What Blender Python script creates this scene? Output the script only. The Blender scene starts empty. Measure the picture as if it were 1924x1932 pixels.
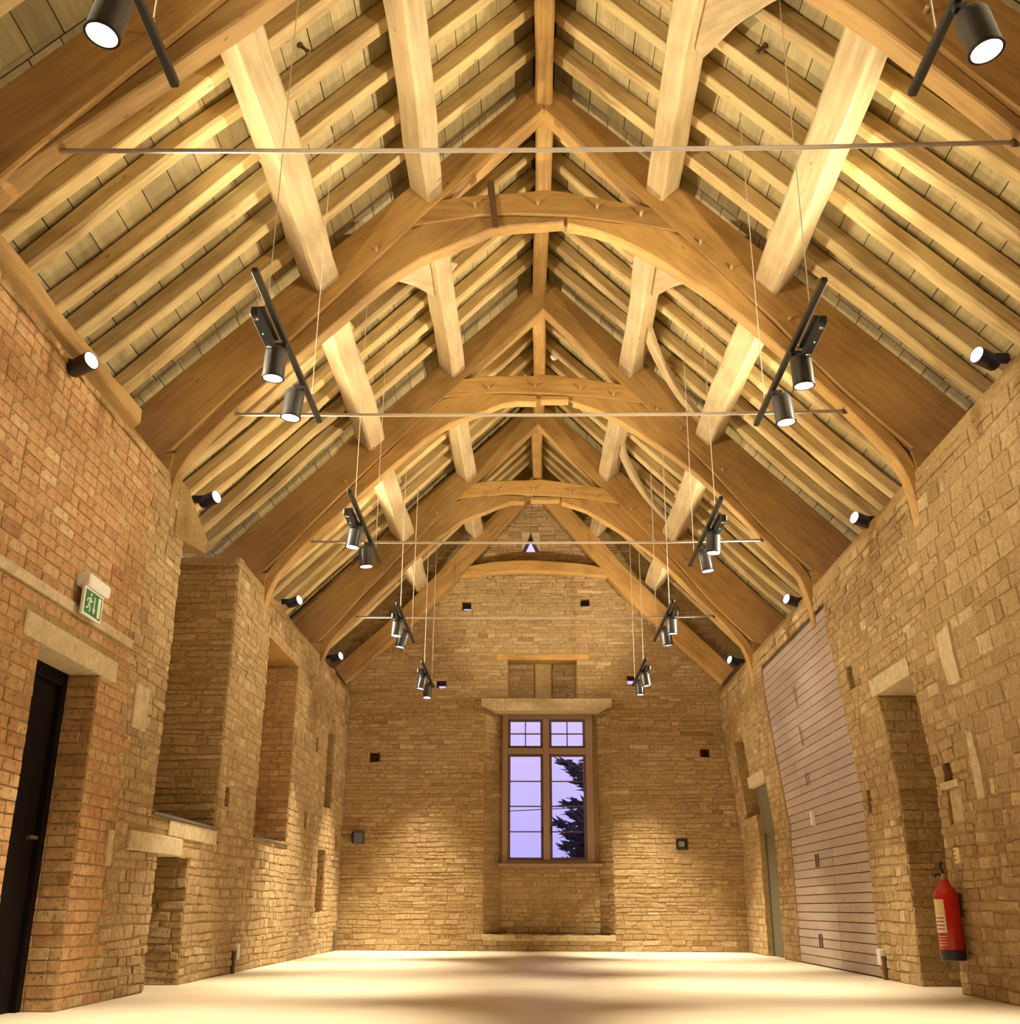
import bpy, bmesh, math, random
from mathutils import Vector, Matrix
random.seed(7)
C = bpy.context.scene.collection
S = bpy.context.scene
R = random.uniform

# ------------------------------------------------------------------ camera
cam_d = bpy.data.cameras.new('camera')
cam = bpy.data.objects.new('camera', cam_d)
C.objects.link(cam)
F_PX, PITCH, YAW, ROLL = 2039.66, 0.351326, -0.0169185, 0.0038265
fwd = Vector((math.sin(YAW)*math.cos(PITCH), math.cos(YAW)*math.cos(PITCH), math.sin(PITCH)))
rgt = Vector((math.cos(YAW), -math.sin(YAW), 0))
upv = rgt.cross(fwd)
r2 = math.cos(ROLL)*rgt + math.sin(ROLL)*upv
u2 = -math.sin(ROLL)*rgt + math.cos(ROLL)*upv
cam.matrix_world = Matrix(((r2.x, u2.x, -fwd.x, 0), (r2.y, u2.y, -fwd.y, 0), (r2.z, u2.z, -fwd.z, 0.6), (0, 0, 0, 1)))
cam_d.sensor_fit = 'HORIZONTAL'
cam_d.sensor_width = 36
cam_d.lens = 36*F_PX/1924
cam_d.clip_start = 0.05
cam_d.clip_end = 300
S.camera = cam

# ------------------------------------------------------------------ dusk sky outside the window
wd = bpy.data.worlds.new('dusk_sky')
S.world = wd
wd.use_nodes = True
wn, wl = wd.node_tree.nodes, wd.node_tree.links
wn.clear()
wo = wn.new('ShaderNodeOutputWorld'); wb = wn.new('ShaderNodeBackground')
wt = wn.new('ShaderNodeTexCoord'); wsep = wn.new('ShaderNodeSeparateXYZ'); wr = wn.new('ShaderNodeValToRGB')
wl.new(wt.outputs['Generated'], wsep.inputs[0]); wl.new(wsep.outputs['Z'], wr.inputs[0])
wr.color_ramp.elements[0].color = (0.40, 0.35, 0.92, 1); wr.color_ramp.elements[0].position = 0.0
wr.color_ramp.elements[1].color = (0.68, 0.56, 1.0, 1); wr.color_ramp.elements[1].position = 0.22
wl.new(wr.outputs[0], wb.inputs['Color']); wb.inputs['Strength'].default_value = 0.46
wl.new(wb.outputs[0], wo.inputs[0])

# ------------------------------------------------------------------ exposure
S.view_settings.view_transform = 'Standard'
S.view_settings.look = 'None'
S.view_settings.exposure = 1.42
S.view_settings.gamma = 1.0
S.view_settings.use_curve_mapping = False

WARM = (1.0, 0.86, 0.61)
UPLIGHT_W = 235.0
DOWN_W = 230.0

# ------------------------------------------------------------------ materials
def new_mat(name):
    m = bpy.data.materials.new(name); m.use_nodes = True
    nt = m.node_tree; b = nt.nodes['Principled BSDF']
    return m, nt.nodes, nt.links, b

def plain(name, col, rough=0.5, metal=0.0, noise=0.0):
    m, n, l, b = new_mat(name)
    b.inputs['Base Color'].default_value = (*col, 1)
    b.inputs['Roughness'].default_value = rough
    b.inputs['Metallic'].default_value = metal
    if noise:
        tc = n.new('ShaderNodeTexCoord'); t = n.new('ShaderNodeTexNoise'); t.inputs['Scale'].default_value = 9
        t.inputs['Detail'].default_value = 5
        mx = n.new('ShaderNodeMix'); mx.data_type = 'RGBA'
        l.new(tc.outputs['Object'], t.inputs['Vector']); l.new(t.outputs['Fac'], mx.inputs[0])
        mx.inputs[6].default_value = (*[c*(1-noise) for c in col], 1); mx.inputs[7].default_value = (*[min(1, c*(1+noise)) for c in col], 1)
        l.new(mx.outputs[2], b.inputs['Base Color'])
    return m

def emit(name, col, strength):
    m = bpy.data.materials.new(name); m.use_nodes = True
    n, l = m.node_tree.nodes, m.node_tree.links
    n.clear(); o = n.new('ShaderNodeOutputMaterial'); e = n.new('ShaderNodeEmission')
    e.inputs[0].default_value = (*col, 1); e.inputs[1].default_value = strength; l.new(e.outputs[0], o.inputs[0])
    return m

def wood(name, dark, light, rough=0.65, knots=True, var=0.25):
    """oak with grain along the local x axis of every timber"""
    m, n, l, b = new_mat(name)
    tc = n.new('ShaderNodeTexCoord'); oi = n.new('ShaderNodeObjectInfo')
    add = n.new('ShaderNodeVectorMath'); add.operation = 'MULTIPLY_ADD'
    add.inputs[1].default_value = (0.9, 9, 9)
    rnd = n.new('ShaderNodeCombineXYZ'); mul = n.new('ShaderNodeMath'); mul.operation = 'MULTIPLY'; mul.inputs[1].default_value = 37
    l.new(oi.outputs['Random'], mul.inputs[0]); l.new(mul.outputs[0], rnd.inputs[0]); l.new(mul.outputs[0], rnd.inputs[1])
    l.new(tc.outputs['Object'], add.inputs[0]); l.new(rnd.outputs[0], add.inputs[2])
    g = n.new('ShaderNodeTexNoise'); g.inputs['Scale'].default_value = 2.2; g.inputs['Detail'].default_value = 8; g.inputs['Roughness'].default_value = 0.65
    l.new(add.outputs[0], g.inputs['Vector'])
    big = n.new('ShaderNodeTexNoise'); big.inputs['Scale'].default_value = 1.3; big.inputs['Detail'].default_value = 3
    off = n.new('ShaderNodeVectorMath'); off.operation = 'ADD'
    l.new(tc.outputs['Object'], off.inputs[0]); l.new(rnd.outputs[0], off.inputs[1]); l.new(off.outputs[0], big.inputs['Vector'])
    av = n.new('ShaderNodeMath'); av.operation = 'MULTIPLY_ADD'; av.inputs[1].default_value = 0.5
    hf = n.new('ShaderNodeMath'); hf.operation = 'MULTIPLY'; hf.inputs[1].default_value = 0.5
    l.new(big.outputs['Fac'], hf.inputs[0]); l.new(g.outputs['Fac'], av.inputs[0]); l.new(hf.outputs[0], av.inputs[2])
    rp = n.new('ShaderNodeValToRGB'); rp.color_ramp.elements[0].position = 0.36; rp.color_ramp.elements[1].position = 0.58
    rp.color_ramp.elements[0].color = (*dark, 1); rp.color_ramp.elements[1].color = (*light, 1)
    l.new(av.outputs[0], rp.inputs[0])
    hsv = n.new('ShaderNodeHueSaturation')
    vr = n.new('ShaderNodeMapRange'); vr.inputs[3].default_value = 1-var; vr.inputs[4].default_value = 1+var*0.6
    l.new(oi.outputs['Random'], vr.inputs[0]); l.new(vr.outputs[0], hsv.inputs['Value']); l.new(rp.outputs[0], hsv.inputs['Color'])
    last = hsv.outputs[0]
    if knots:
        v = n.new('ShaderNodeTexVoronoi'); v.inputs['Scale'].default_value = 3.3
        st = n.new('ShaderNodeVectorMath'); st.operation = 'MULTIPLY'; st.inputs[1].default_value = (0.8, 2, 2)
        l.new(off.outputs[0], st.inputs[0]); l.new(st.outputs[0], v.inputs['Vector'])
        kr = n.new('ShaderNodeMapRange'); kr.inputs[1].default_value = 0.03; kr.inputs[2].default_value = 0.075; kr.inputs[3].default_value = 0.65; kr.inputs[4].default_value = 0.0
        l.new(v.outputs['Distance'], kr.inputs[0])
        mx = n.new('ShaderNodeMix'); mx.data_type = 'RGBA'
        l.new(kr.outputs[0], mx.inputs[0]); l.new(last, mx.inputs[6]); mx.inputs[7].default_value = (0.09, 0.05, 0.02, 1)
        last = mx.outputs[2]
    l.new(last, b.inputs['Base Color'])
    b.inputs['Roughness'].default_value = rough
    bp = n.new('ShaderNodeBump'); bp.inputs['Strength'].default_value = 0.5; bp.inputs['Distance'].default_value = 0.015
    l.new(g.outputs['Fac'], bp.inputs['Height']); l.new(bp.outputs[0], b.inputs['Normal'])
    return m

def masonry(name, stops, mort=None, bump=0.5, scale=14, pits=0.75):
    """stone or brick: every piece has its own tone (attribute), mottled by noise"""
    m, n, l, b = new_mat(name)
    tc = n.new('ShaderNodeTexCoord'); at = n.new('ShaderNodeAttribute'); at.attribute_name = 'tone'
    nz = n.new('ShaderNodeTexNoise'); nz.inputs['Scale'].default_value = scale; nz.inputs['Detail'].default_value = 7; nz.inputs['Roughness'].default_value = 0.68
    l.new(tc.outputs['Object'], nz.inputs['Vector'])
    rp = n.new('ShaderNodeValToRGB'); rp.color_ramp.interpolation = 'LINEAR'
    els = rp.color_ramp.elements
    while len(els) < len(stops): els.new(0.5)
    for i, (p, c) in enumerate(stops): els[i].position = p; els[i].color = (*c, 1)
    l.new(at.outputs['Fac'], rp.inputs[0])
    mr = n.new('ShaderNodeMapRange'); mr.inputs[1].default_value = 0.3; mr.inputs[2].default_value = 0.7; mr.inputs[3].default_value = 0.66; mr.inputs[4].default_value = 1.28
    l.new(nz.outputs['Fac'], mr.inputs[0])
    hsv = n.new('ShaderNodeHueSaturation'); l.new(rp.outputs[0], hsv.inputs['Color']); l.new(mr.outputs[0], hsv.inputs['Value'])
    big = n.new('ShaderNodeTexNoise'); big.inputs['Scale'].default_value = 1.1; big.inputs['Detail'].default_value = 4
    l.new(tc.outputs['Object'], big.inputs['Vector'])
    br = n.new('ShaderNodeMapRange'); br.inputs[1].default_value = 0.42; br.inputs[2].default_value = 0.72; br.inputs[3].default_value = 0.0; br.inputs[4].default_value = 0.55
    l.new(big.outputs['Fac'], br.inputs[0])
    mx = n.new('ShaderNodeMix'); mx.data_type = 'RGBA'; l.new(br.outputs[0], mx.inputs[0]); l.new(hsv.outputs[0], mx.inputs[6])
    mx.inputs[7].default_value = (*(mort or stops[-1][1]), 1)
    pit = n.new('ShaderNodeTexNoise'); pit.inputs['Scale'].default_value = scale*2.6; pit.inputs['Detail'].default_value = 4
    l.new(tc.outputs['Object'], pit.inputs['Vector'])
    pr = n.new('ShaderNodeMapRange'); pr.inputs[1].default_value = 0.56; pr.inputs[2].default_value = 0.70; pr.inputs[3].default_value = 0.0; pr.inputs[4].default_value = pits
    l.new(pit.outputs['Fac'], pr.inputs[0])
    m2 = n.new('ShaderNodeMix'); m2.data_type = 'RGBA'; l.new(pr.outputs[0], m2.inputs[0]); l.new(mx.outputs[2], m2.inputs[6])
    m2.inputs[7].default_value = (*[c*.42 for c in stops[0][1]], 1)
    l.new(m2.outputs[2], b.inputs['Base Color'])
    b.inputs['Roughness'].default_value = 0.9
    bp = n.new('ShaderNodeBump'); bp.inputs['Strength'].default_value = bump; bp.inputs['Distance'].default_value = 0.02
    l.new(nz.outputs['Fac'], bp.inputs['Height']); l.new(bp.outputs[0], b.inputs['Normal'])
    return m

M = {}
M['oak'] = wood('oak_frame', (0.27, 0.14, 0.036), (0.48, 0.285, 0.085))
M['oak_pale'] = wood('oak_pale', (0.33, 0.24, 0.115), (0.52, 0.39, 0.215), var=0.12)
M['rafter'] = wood('rafter_oak', (0.34, 0.215, 0.075), (0.64, 0.485, 0.215), var=0.22)
M['board'] = wood('roof_board', (0.28, 0.215, 0.095), (0.46, 0.37, 0.175), knots=False, var=0.22)
M['deck'] = plain('roof_deck', (0.10, 0.075, 0.04), 0.9)
M['mortar'] = masonry('lime_mortar', [(0, (0.34, 0.225, 0.085)), (1, (0.43, 0.295, 0.12))], bump=0.8, scale=22)
M['stone'] = masonry('rubble_stone', [(0, (0.26, 0.155, 0.055)), (0.35, (0.38, 0.252, 0.115)), (0.7, (0.47, 0.33, 0.165)), (1, (0.61, 0.47, 0.27))], (0.45, 0.31, 0.15), bump=0.8, scale=20)
M['brick'] = masonry('old_brick', [(0, (0.30, 0.13, 0.055)), (0.35, (0.46, 0.24, 0.10)), (0.7, (0.50, 0.30, 0.135)), (1, (0.60, 0.44, 0.235))], (0.48, 0.315, 0.14), bump=0.5)
M['dress'] = masonry('dressed_stone', [(0, (0.48, 0.37, 0.22)), (1, (0.60, 0.48, 0.30))], bump=0.25, scale=16, pits=0.22)
M['plaster'] = masonry('lime_plaster', [(0, (0.46, 0.34, 0.19)), (1, (0.56, 0.44, 0.27))], bump=0.3, scale=12, pits=0.2)
M['slate'] = plain('slate_sill', (0.13, 0.115, 0.10), 0.6, noise=0.2)
M['black'] = plain('black_metal', (0.018, 0.017, 0.018), 0.38)
M['can'] = plain('spotlight_grey', (0.09, 0.088, 0.09), 0.32, 0.6)
M['steel'] = plain('steel_cable', (0.56, 0.48, 0.38), 0.5, 0.25)
M['rust'] = plain('dark_iron', (0.12, 0.065, 0.03), 0.7, 0.3, noise=0.3)
M['white'] = plain('white_plastic', (0.80, 0.78, 0.74), 0.4)
M['green'] = plain('sign_green', (0.02, 0.19, 0.07), 0.4)
M['signwhite'] = plain('sign_white', (0.82, 0.84, 0.72), 0.5)
M['red'] = plain('extinguisher_red', (0.50, 0.016, 0.01), 0.22)
M['cream'] = plain('cream_label', (0.72, 0.58, 0.28), 0.5)
M['labelwhite'] = plain('white_label', (0.70, 0.66, 0.60), 0.5)
M['brass'] = plain('brass_valve', (0.5, 0.35, 0.12), 0.3, 0.9)
M['doordark'] = plain('dark_door_shaded', (0.005, 0.0015, 0.001), 0.8)  # dark stain taken near black: shade of the unlit doorway is in the colour
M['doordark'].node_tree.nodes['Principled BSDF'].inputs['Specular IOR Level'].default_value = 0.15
M['frame'] = plain('window_paint', (0.30, 0.20, 0.15), 0.5)
M['bar'] = plain('glazing_bar', (0.12, 0.075, 0.085), 0.5)
M['bluegrey'] = plain('blue_grey', (0.13, 0.12, 0.19), 0.4)
M['lilac'] = wood('lilac_boards', (0.37, 0.29, 0.25), (0.47, 0.375, 0.33), rough=0.5, knots=False, var=0.06)
M['groove'] = plain('board_groove', (0.10, 0.075, 0.06), 0.8)
M['chrome'] = plain('chrome', (0.75, 0.73, 0.72), 0.2, 1.0)
M['greydoor'] = plain('grey_green_door', (0.13, 0.11, 0.065), 0.6, noise=0.1)
M['needles'] = plain('conifer_needles', (0.028, 0.032, 0.045), 0.8)
M['bark'] = plain('conifer_bark', (0.04, 0.03, 0.03), 0.9)
M['lamp'] = emit('lamp_face', (1.0, 0.95, 1.0), 14)
M['lamp_dim'] = emit('lamp_face_side', (1.0, 0.93, 1.0), 5)
M['led'] = emit('green_led', (0.1, 1.0, 0.4), 3)
def glass_mat():
    m, n, l, b = new_mat('window_glass')
    b.inputs['Base Color'].default_value = (1, 1, 1, 1); b.inputs['Roughness'].default_value = 0.0
    b.inputs['IOR'].default_value = 1.45; b.inputs['Transmission Weight'].default_value = 1.0
    return m
M['glass'] = glass_mat()
def floor_mat():
    m, n, l, b = new_mat('floor_screed')
    tc = n.new('ShaderNodeTexCoord'); t = n.new('ShaderNodeTexNoise'); t.inputs['Scale'].default_value = 0.9; t.inputs['Detail'].default_value = 6
    l.new(tc.outputs['Object'], t.inputs['Vector'])
    rp = n.new('ShaderNodeValToRGB'); rp.color_ramp.elements[0].color = (0.58, 0.50, 0.38, 1); rp.color_ramp.elements[1].color = (0.68, 0.60, 0.47, 1)
    rp.color_ramp.elements[0].position = 0.35; rp.color_ramp.elements[1].position = 0.65
    l.new(t.outputs['Fac'], rp.inputs[0]); l.new(rp.outputs[0], b.inputs['Base Color'])
    b.inputs['Roughness'].default_value = 0.5
    return m
M['floor'] = floor_mat()

# ------------------------------------------------------------------ helpers
WM = {}          # world matrix of every object made here
def link(o, mw, parent=None):
    C.objects.link(o)
    WM[o] = mw
    if parent is not None:
        o.parent = parent
        o.matrix_parent_inverse = WM[parent].inverted()
    o.matrix_basis = mw
    return o

def mesh(name, verts, faces, m, smooth=False, tones=None):
    me = bpy.data.meshes.new(name)
    me.from_pydata([tuple(v) for v in verts], [], faces)
    me.materials.append(m)
    if smooth:
        me.polygons.foreach_set('use_smooth', [True]*len(me.polygons))
    if tones is not None:
        a = me.attributes.new('tone', 'FLOAT', 'POINT')
        a.data.foreach_set('value', tones)
    me.update()
    return me

def obj(name, verts, faces, m, parent=None, smooth=False, mw=None, tones=None):
    return link(bpy.data.objects.new(name, mesh(name, verts, faces, m, smooth, tones)), mw or Matrix(), parent)

def struct(o):
    o['kind'] = 'structure'; return o
def tag(o, label, cat, group=None):
    o['label'] = label; o['category'] = cat
    if group: o['group'] = group
    return o
def empty(name, loc, label=None, cat=None, group=None, parent=None):
    o = bpy.data.objects.new(name, None); o.empty_display_size = 0.1
    link(o, Matrix.Translation(loc), parent)
    if label: tag(o, label, cat, group)
    return o

class MB:
    """collects simple solids into one mesh"""
    def __init__(s): s.v = []; s.f = []; s.t = []
    def add(s, vs, fs, tone=0.5):
        k = len(s.v); s.v += [tuple(v) for v in vs]; s.f += [tuple(i+k for i in f) for f in fs]; s.t += [tone]*len(vs)
    def box(s, x0, x1, y0, y1, z0, z1, c=0.0, mw=None):
        bm = bmesh.new()
        bmesh.ops.create_cube(bm, size=1, matrix=Matrix.Translation(((x0+x1)/2, (y0+y1)/2, (z0+z1)/2)) @ Matrix.Diagonal((abs(x1-x0), abs(y1-y0), abs(z1-z0), 1)))
        if c: bmesh.ops.bevel(bm, geom=bm.edges[:], offset=c, segments=1, affect='EDGES', clamp_overlap=True)
        s.bm(bm, mw)
    def bm(s, bm, mw=None):
        if mw is not None: bmesh.ops.transform(bm, matrix=mw, verts=bm.verts)
        bm.verts.ensure_lookup_table(); bm.verts.index_update()
        s.add([v.co.copy() for v in bm.verts], [[v.index for v in f.verts] for f in bm.faces]); bm.free()
    def lathe(s, prof, n=24, mw=None, cap0=True, cap1=True):
        vs = []; fs = []
        for r, z in prof:
            for k in range(n):
                a = 2*math.pi*k/n; vs.append(Vector((r*math.cos(a), r*math.sin(a), z)))
        for i in range(len(prof)-1):
            for k in range(n):
                k2 = (k+1) % n; fs.append((i*n+k, i*n+k2, (i+1)*n+k2, (i+1)*n+k))
        if cap0: fs.append(tuple(reversed(range(n))))
        if cap1: fs.append(tuple(range((len(prof)-1)*n, len(prof)*n)))
        if mw is not None: vs = [mw @ v for v in vs]
        s.add(vs, fs)
    def tube(s, pts, r, n=8):
        pts = [Vector(p) for p in pts]; vs = []; fs = []
        for i, p in enumerate(pts):
            d = (pts[min(i+1, len(pts)-1)]-pts[max(i-1, 0)]).normalized()
            a = d.cross(Vector((0.13, 0.3, 1) if abs(d.z) < 0.9 else (1, 0.2, 0))).normalized(); b = d.cross(a)
            rr = r[i] if isinstance(r, (list, tuple)) else r
            for k in range(n):
                t = 2*math.pi*k/n; vs.append(p+rr*(math.cos(t)*a+math.sin(t)*b))
        for i in range(len(pts)-1):
            for k in range(n):
                k2 = (k+1) % n; fs.append((i*n+k, i*n+k2, (i+1)*n+k2, (i+1)*n+k))
        fs.append(tuple(reversed(range(n)))); fs.append(tuple(range((len(pts)-1)*n, len(pts)*n)))
        s.add(vs, fs)
    def prism(s, poly, f0, f1):
        """poly: 2D points, f0/f1 map a 2D point to 3D on either face"""
        n = len(poly); vs = [f0(*p) for p in poly]+[f1(*p) for p in poly]
        fs = [tuple(range(n)), tuple(reversed(range(n, 2*n)))]
        for i in range(n):
            j = (i+1) % n; fs.append((j, i, n+i, n+j))
        s.add(vs, fs)
    def build(s, name, m, parent=None, smooth=False, mw=None, tones=False):
        return obj(name, s.v, s.f, m, parent, smooth, mw, s.t if tones else None)

def fix_normals(o):
    bm = bmesh.new(); bm.from_mesh(o.data); bmesh.ops.recalc_face_normals(bm, faces=bm.faces); bm.to_mesh(o.data); bm.free(); return o

def frame(o, x, zhint):
    x = Vector(x).normalized(); z = Vector(zhint); z = (z-x*z.dot(x)).normalized(); y = z.cross(x)
    return Matrix(((x.x, y.x, z.x, o[0]), (x.y, y.y, z.y, o[1]), (x.z, y.z, z.z, o[2]), (0, 0, 0, 1)))

def frame_z(o, z):
    z = Vector(z).normalized(); x = Vector((0, 1, 0)); x = (x-z*x.dot(z)).normalized(); y = z.cross(x)
    return Matrix(((x.x, y.x, z.x, o[0]), (x.y, y.y, z.y, o[1]), (x.z, y.z, z.z, o[2]), (0, 0, 0, 1)))

def loft(sections, closed_ends=True):
    n = len(sections[0]); vs = [p for s in sections for p in s]; fs = []
    for i in range(len(sections)-1):
        for k in range(n):
            k2 = (k+1) % n; fs.append((i*n+k, i*n+k2, (i+1)*n+k2, (i+1)*n+k))
    fs.append(tuple(reversed(range(n)))); m = (len(sections)-1)*n; fs.append(tuple(range(m, m+n)))
    return vs, fs

def oct_section(a, b, c_, d, ch):
    """four corners -> eight with chamfers"""
    q = [a, b, c_, d]; out = []
    for i in range(4):
        p, pr, nx = q[i], q[i-1], q[(i+1) % 4]
        e1 = (pr-p); e2 = (nx-p); out.append(p+e1.normalized()*min(ch, e1.length*.4)); out.append(p+e2.normalized()*min(ch, e2.length*.4))
    return out

def beam(name, p0, p1, w, d, zhint, m, parent=None, jit=0.006, seg=6, ch=0.012, bow=0.0, twist=0.0, side=0.0):
    """timber from p0 to p1 (centre of its inner face); local x runs along the grain, local z outward"""
    p0, p1 = Vector(p0), Vector(p1); L = (p1-p0).length
    mw = frame(p0, p1-p0, zhint); secs = []
    ph = R(0, 6)
    for i in range(seg+1):
        t = i/seg; x = L*t
        bz = bow*math.sin(math.pi*t)+jit*math.sin(ph+t*7); by = side*math.sin(math.pi*t)+jit*math.cos(ph*2+t*5)
        w2 = w/2*(1+R(-jit, jit)*4); q = lambda y, z: Vector((x, y+by+R(-jit, jit)*.6, z+bz+R(-jit, jit)*.6))
        secs.append(oct_section(q(-w2, 0), q(w2, 0), q(w2, d), q(-w2, d), ch))
    vs, fs = loft(secs)
    return obj(name, vs, fs, m, parent, mw=mw)

def resample(P, n):
    P = [Vector(p) for p in P]; out = []
    # Catmull-Rom by chord length
    Ls = [0]
    for i in range(1, len(P)): Ls.append(Ls[-1]+(P[i]-P[i-1]).length)
    for k in range(n):
        s = Ls[-1]*k/(n-1); i = 0
        while i < len(P)-2 and Ls[i+1] < s: i += 1
        t = (s-Ls[i])/max(1e-9, Ls[i+1]-Ls[i])
        a, b = P[i], P[i+1]; pa = P[i-1] if i else a*2-b; pb = P[i+2] if i+2 < len(P) else b*2-a
        m1 = (b-pa)*.5*.8; m2 = (pb-a)*.5*.8
        out.append(a*(2*t**3-3*t*t+1)+b*(-2*t**3+3*t*t)+m1*(t**3-2*t*t+t)+m2*(t**3-t*t))
    return out

def strip(name, top, bot, y0, y1, m, parent=None, n=14, jit=0.006, ch=0.012, f=None):
    """sawn timber with outline top/bottom curves in the x-z plane and thickness y0..y1"""
    T, B = resample([(p[0], p[1], 0) for p in top], n), resample([(p[0], p[1], 0) for p in bot], n)
    o = Vector((T[0].x+B[0].x, 0, T[0].y+B[0].y))/2; e = Vector((T[-1].x+B[-1].x, 0, T[-1].y+B[-1].y))/2
    o.y = e.y = y0
    mw = frame(o, e-o, (0, 0, 1) if abs((e-o).normalized().z) < .9 else (1, 0, 0)); inv = mw.inverted(); secs = []
    for a, b in zip(T, B):
        j = lambda: R(-jit, jit)
        q = [Vector((b.x+j(), y0+j(), b.y+j())), Vector((a.x+j(), y0+j(), a.y+j())), Vector((a.x+j(), y1+j(), a.y+j())), Vector((b.x+j(), y1+j(), b.y+j()))]
        secs.append(oct_section(*[inv @ v for v in q], ch))
    vs, fs = loft(secs)
    return fix_normals(obj(name, vs, fs, m, parent, mw=mw))

# ------------------------------------------------------------------ masonry fields
def intervals(a, b, holes, tm):
    """free stretches of [a,b] at height tm"""
    segs = [(a, b)]
    for h in holes:
        if h[2] < tm < h[3]:
            new = []
            for s0, s1 in segs:
                if h[1] <= s0 or h[0] >= s1: new.append((s0, s1)); continue
                if h[0] > s0: new.append((s0, h[0]))
                if h[1] < s1: new.append((h[1], s1))
            segs = new
    return [s for s in segs if s[1]-s[0] > 0.03]

def field(fn, s0, s1, t0, t1, holes, kind, smax=None):
    """pieces of coursed masonry; fn(s,t,d) -> world point, d = proud of the wall; smax(t) optional (lo,hi) clip"""
    out = []; t = t0; row = 0
    while t < t1-0.02:
        if kind == 'brick': h = 0.073+R(-.003, .003); g = 0.006
        elif kind == 'bigstone': h = R(0.08, 0.16); g = 0.006
        elif kind == 'fine': h = R(0.04, 0.08); g = 0.004
        else: h = R(0.05, 0.10); g = 0.005
        h = min(h, t1-t)
        lo, hi = smax(t+h/2) if smax else (s0, s1)
        for a, b in intervals(lo, hi, holes, t+h/2):
            s = a; first = True
            while s < b-0.01:
                if kind == 'brick':
                    w = 0.228 if R(0, 1) > .22 else 0.112
                    if first and row % 2: w = 0.112
                elif kind == 'bigstone': w = R(0.10, 0.30)
                elif kind == 'fine': w = R(0.10, 0.32)
                else: w = R(0.07, 0.26)
                first = False
                if b-(s+w) < 0.06: w = b-s
                j = 0.003 if kind == 'brick' else 0.009
                wob = (0.0 if kind == 'brick' else 0.008)
                c = [(s+g/2, t+g/2), (s+w-g/2, t+g/2), (s+w-g/2, t+h-g/2), (s+g/2, t+h-g/2)]
                c = [(x+R(-j, j), y+R(-j, j)+wob*math.sin(x*3.1+row)) for x, y in c]
                cx = sum(p[0] for p in c)/4; cy = sum(p[1] for p in c)/4
                pr = R(0.003, 0.008) if kind == 'brick' else R(0.003, 0.014)
                k = (0.004 if kind == 'brick' else R(0.005, 0.010))
                dx = k/max(w, .05)*2; dy = k/max(h, .03)*2
                v = [fn(x, y, -0.004) for x, y in c]
                v += [fn(cx+(x-cx)*(1-dx), cy+(y-cy)*(1-dy), pr+R(-.002, .002)) for x, y in c]
                v.append(fn(cx+R(-.02, .02)*w, cy, pr+R(-.002, 0.002)))
                tone = min(1, max(0, random.gauss(0.52, 0.17)))
                out.append((v, tone, Vector(fn(cx, cy, 0)), w*h))
                s += w
        t += h; row += 1
    return out

PF = [(0, 1, 5, 4), (1, 2, 6, 5), (2, 3, 7, 6), (3, 0, 4, 7), (4, 5, 8), (5, 6, 8), (6, 7, 8), (7, 4, 8)]
EYE = Vector((0, 0, 0.6))
def lay(pieces, name, m, parent, singles=300, flip=False, ysee=-9):
    """the largest-looking pieces as parts of their own, the rest joined as stuff"""
    fs = [tuple(reversed(f)) for f in PF] if flip else PF
    def size(p):
        d = p[2]-EYE; return -(p[3]/d.length_squared) if p[2].y > ysee else 0
    pieces = sorted(pieces, key=size)
    for v, tone, ctr, a in pieces[:singles]:
        obj(name, [Vector(q)-ctr for q in v], fs, m, parent, mw=Matrix.Translation(ctr), tones=[tone]*9)
    rest = pieces[singles:]
    if rest:
        b = MB()
        for v, tone, ctr, a in rest: b.add(v, fs, tone)
        o = b.build(name+'work' if name == 'brick' else 'rubble_'+name, m, parent, tones=True); o['kind'] = 'stuff'

def wall_grid(name, fn, us, ts, openings, m, thick, top=None):
    """wall surface with recesses; opening = (s0,s1,t0,t1,depth)  depth>=thick goes right through"""
    us = sorted(set(us+[o[0] for o in openings]+[o[1] for o in openings])); ts = sorted(set(ts+[o[2] for o in openings]+[o[3] for o in openings]))
    def dep(i, j):
        if i < 0 or j < 0 or i >= len(us)-1 or j >= len(ts)-1: return None
        u, t = (us[i]+us[i+1])/2, (ts[j]+ts[j+1])/2; d = 0
        for o in openings:
            if o[0] < u < o[1] and o[2] < t < o[3]: d = max(d, o[4])
        return d
    b = MB(); thru = thick-1e-6
    for i in range(len(us)-1):
        for j in range(len(ts)-1):
            d = dep(i, j); a0, a1, c0, c1 = us[i], us[i+1], ts[j], ts[j+1]
            if d < thru:
                b.add([fn(a0, c0, -d), fn(a1, c0, -d), fn(a1, c1, -d), fn(a0, c1, -d)], [(0, 1, 2, 3)])
                b.add([fn(a0, c0, -thick), fn(a1, c0, -thick), fn(a1, c1, -thick), fn(a0, c1, -thick)], [(3, 2, 1, 0)])
            for di, dj, e in ((1, 0, ((a1, c0), (a1, c1))), (-1, 0, ((a0, c1), (a0, c0))), (0, 1, ((a1, c1), (a0, c1))), (0, -1, ((a0, c0), (a1, c0)))):
                nd = dep(i+di, j+dj)
                if nd is None: nd = thick if d < thru else d
                if nd > d:
                    (p, q), (r, s) = e
                    b.add([fn(p, q, -d), fn(p, q, -nd), fn(r, s, -nd), fn(r, s, -d)], [(0, 1, 2, 3)])
    return struct(b.build(name, m, tones=True))

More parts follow.
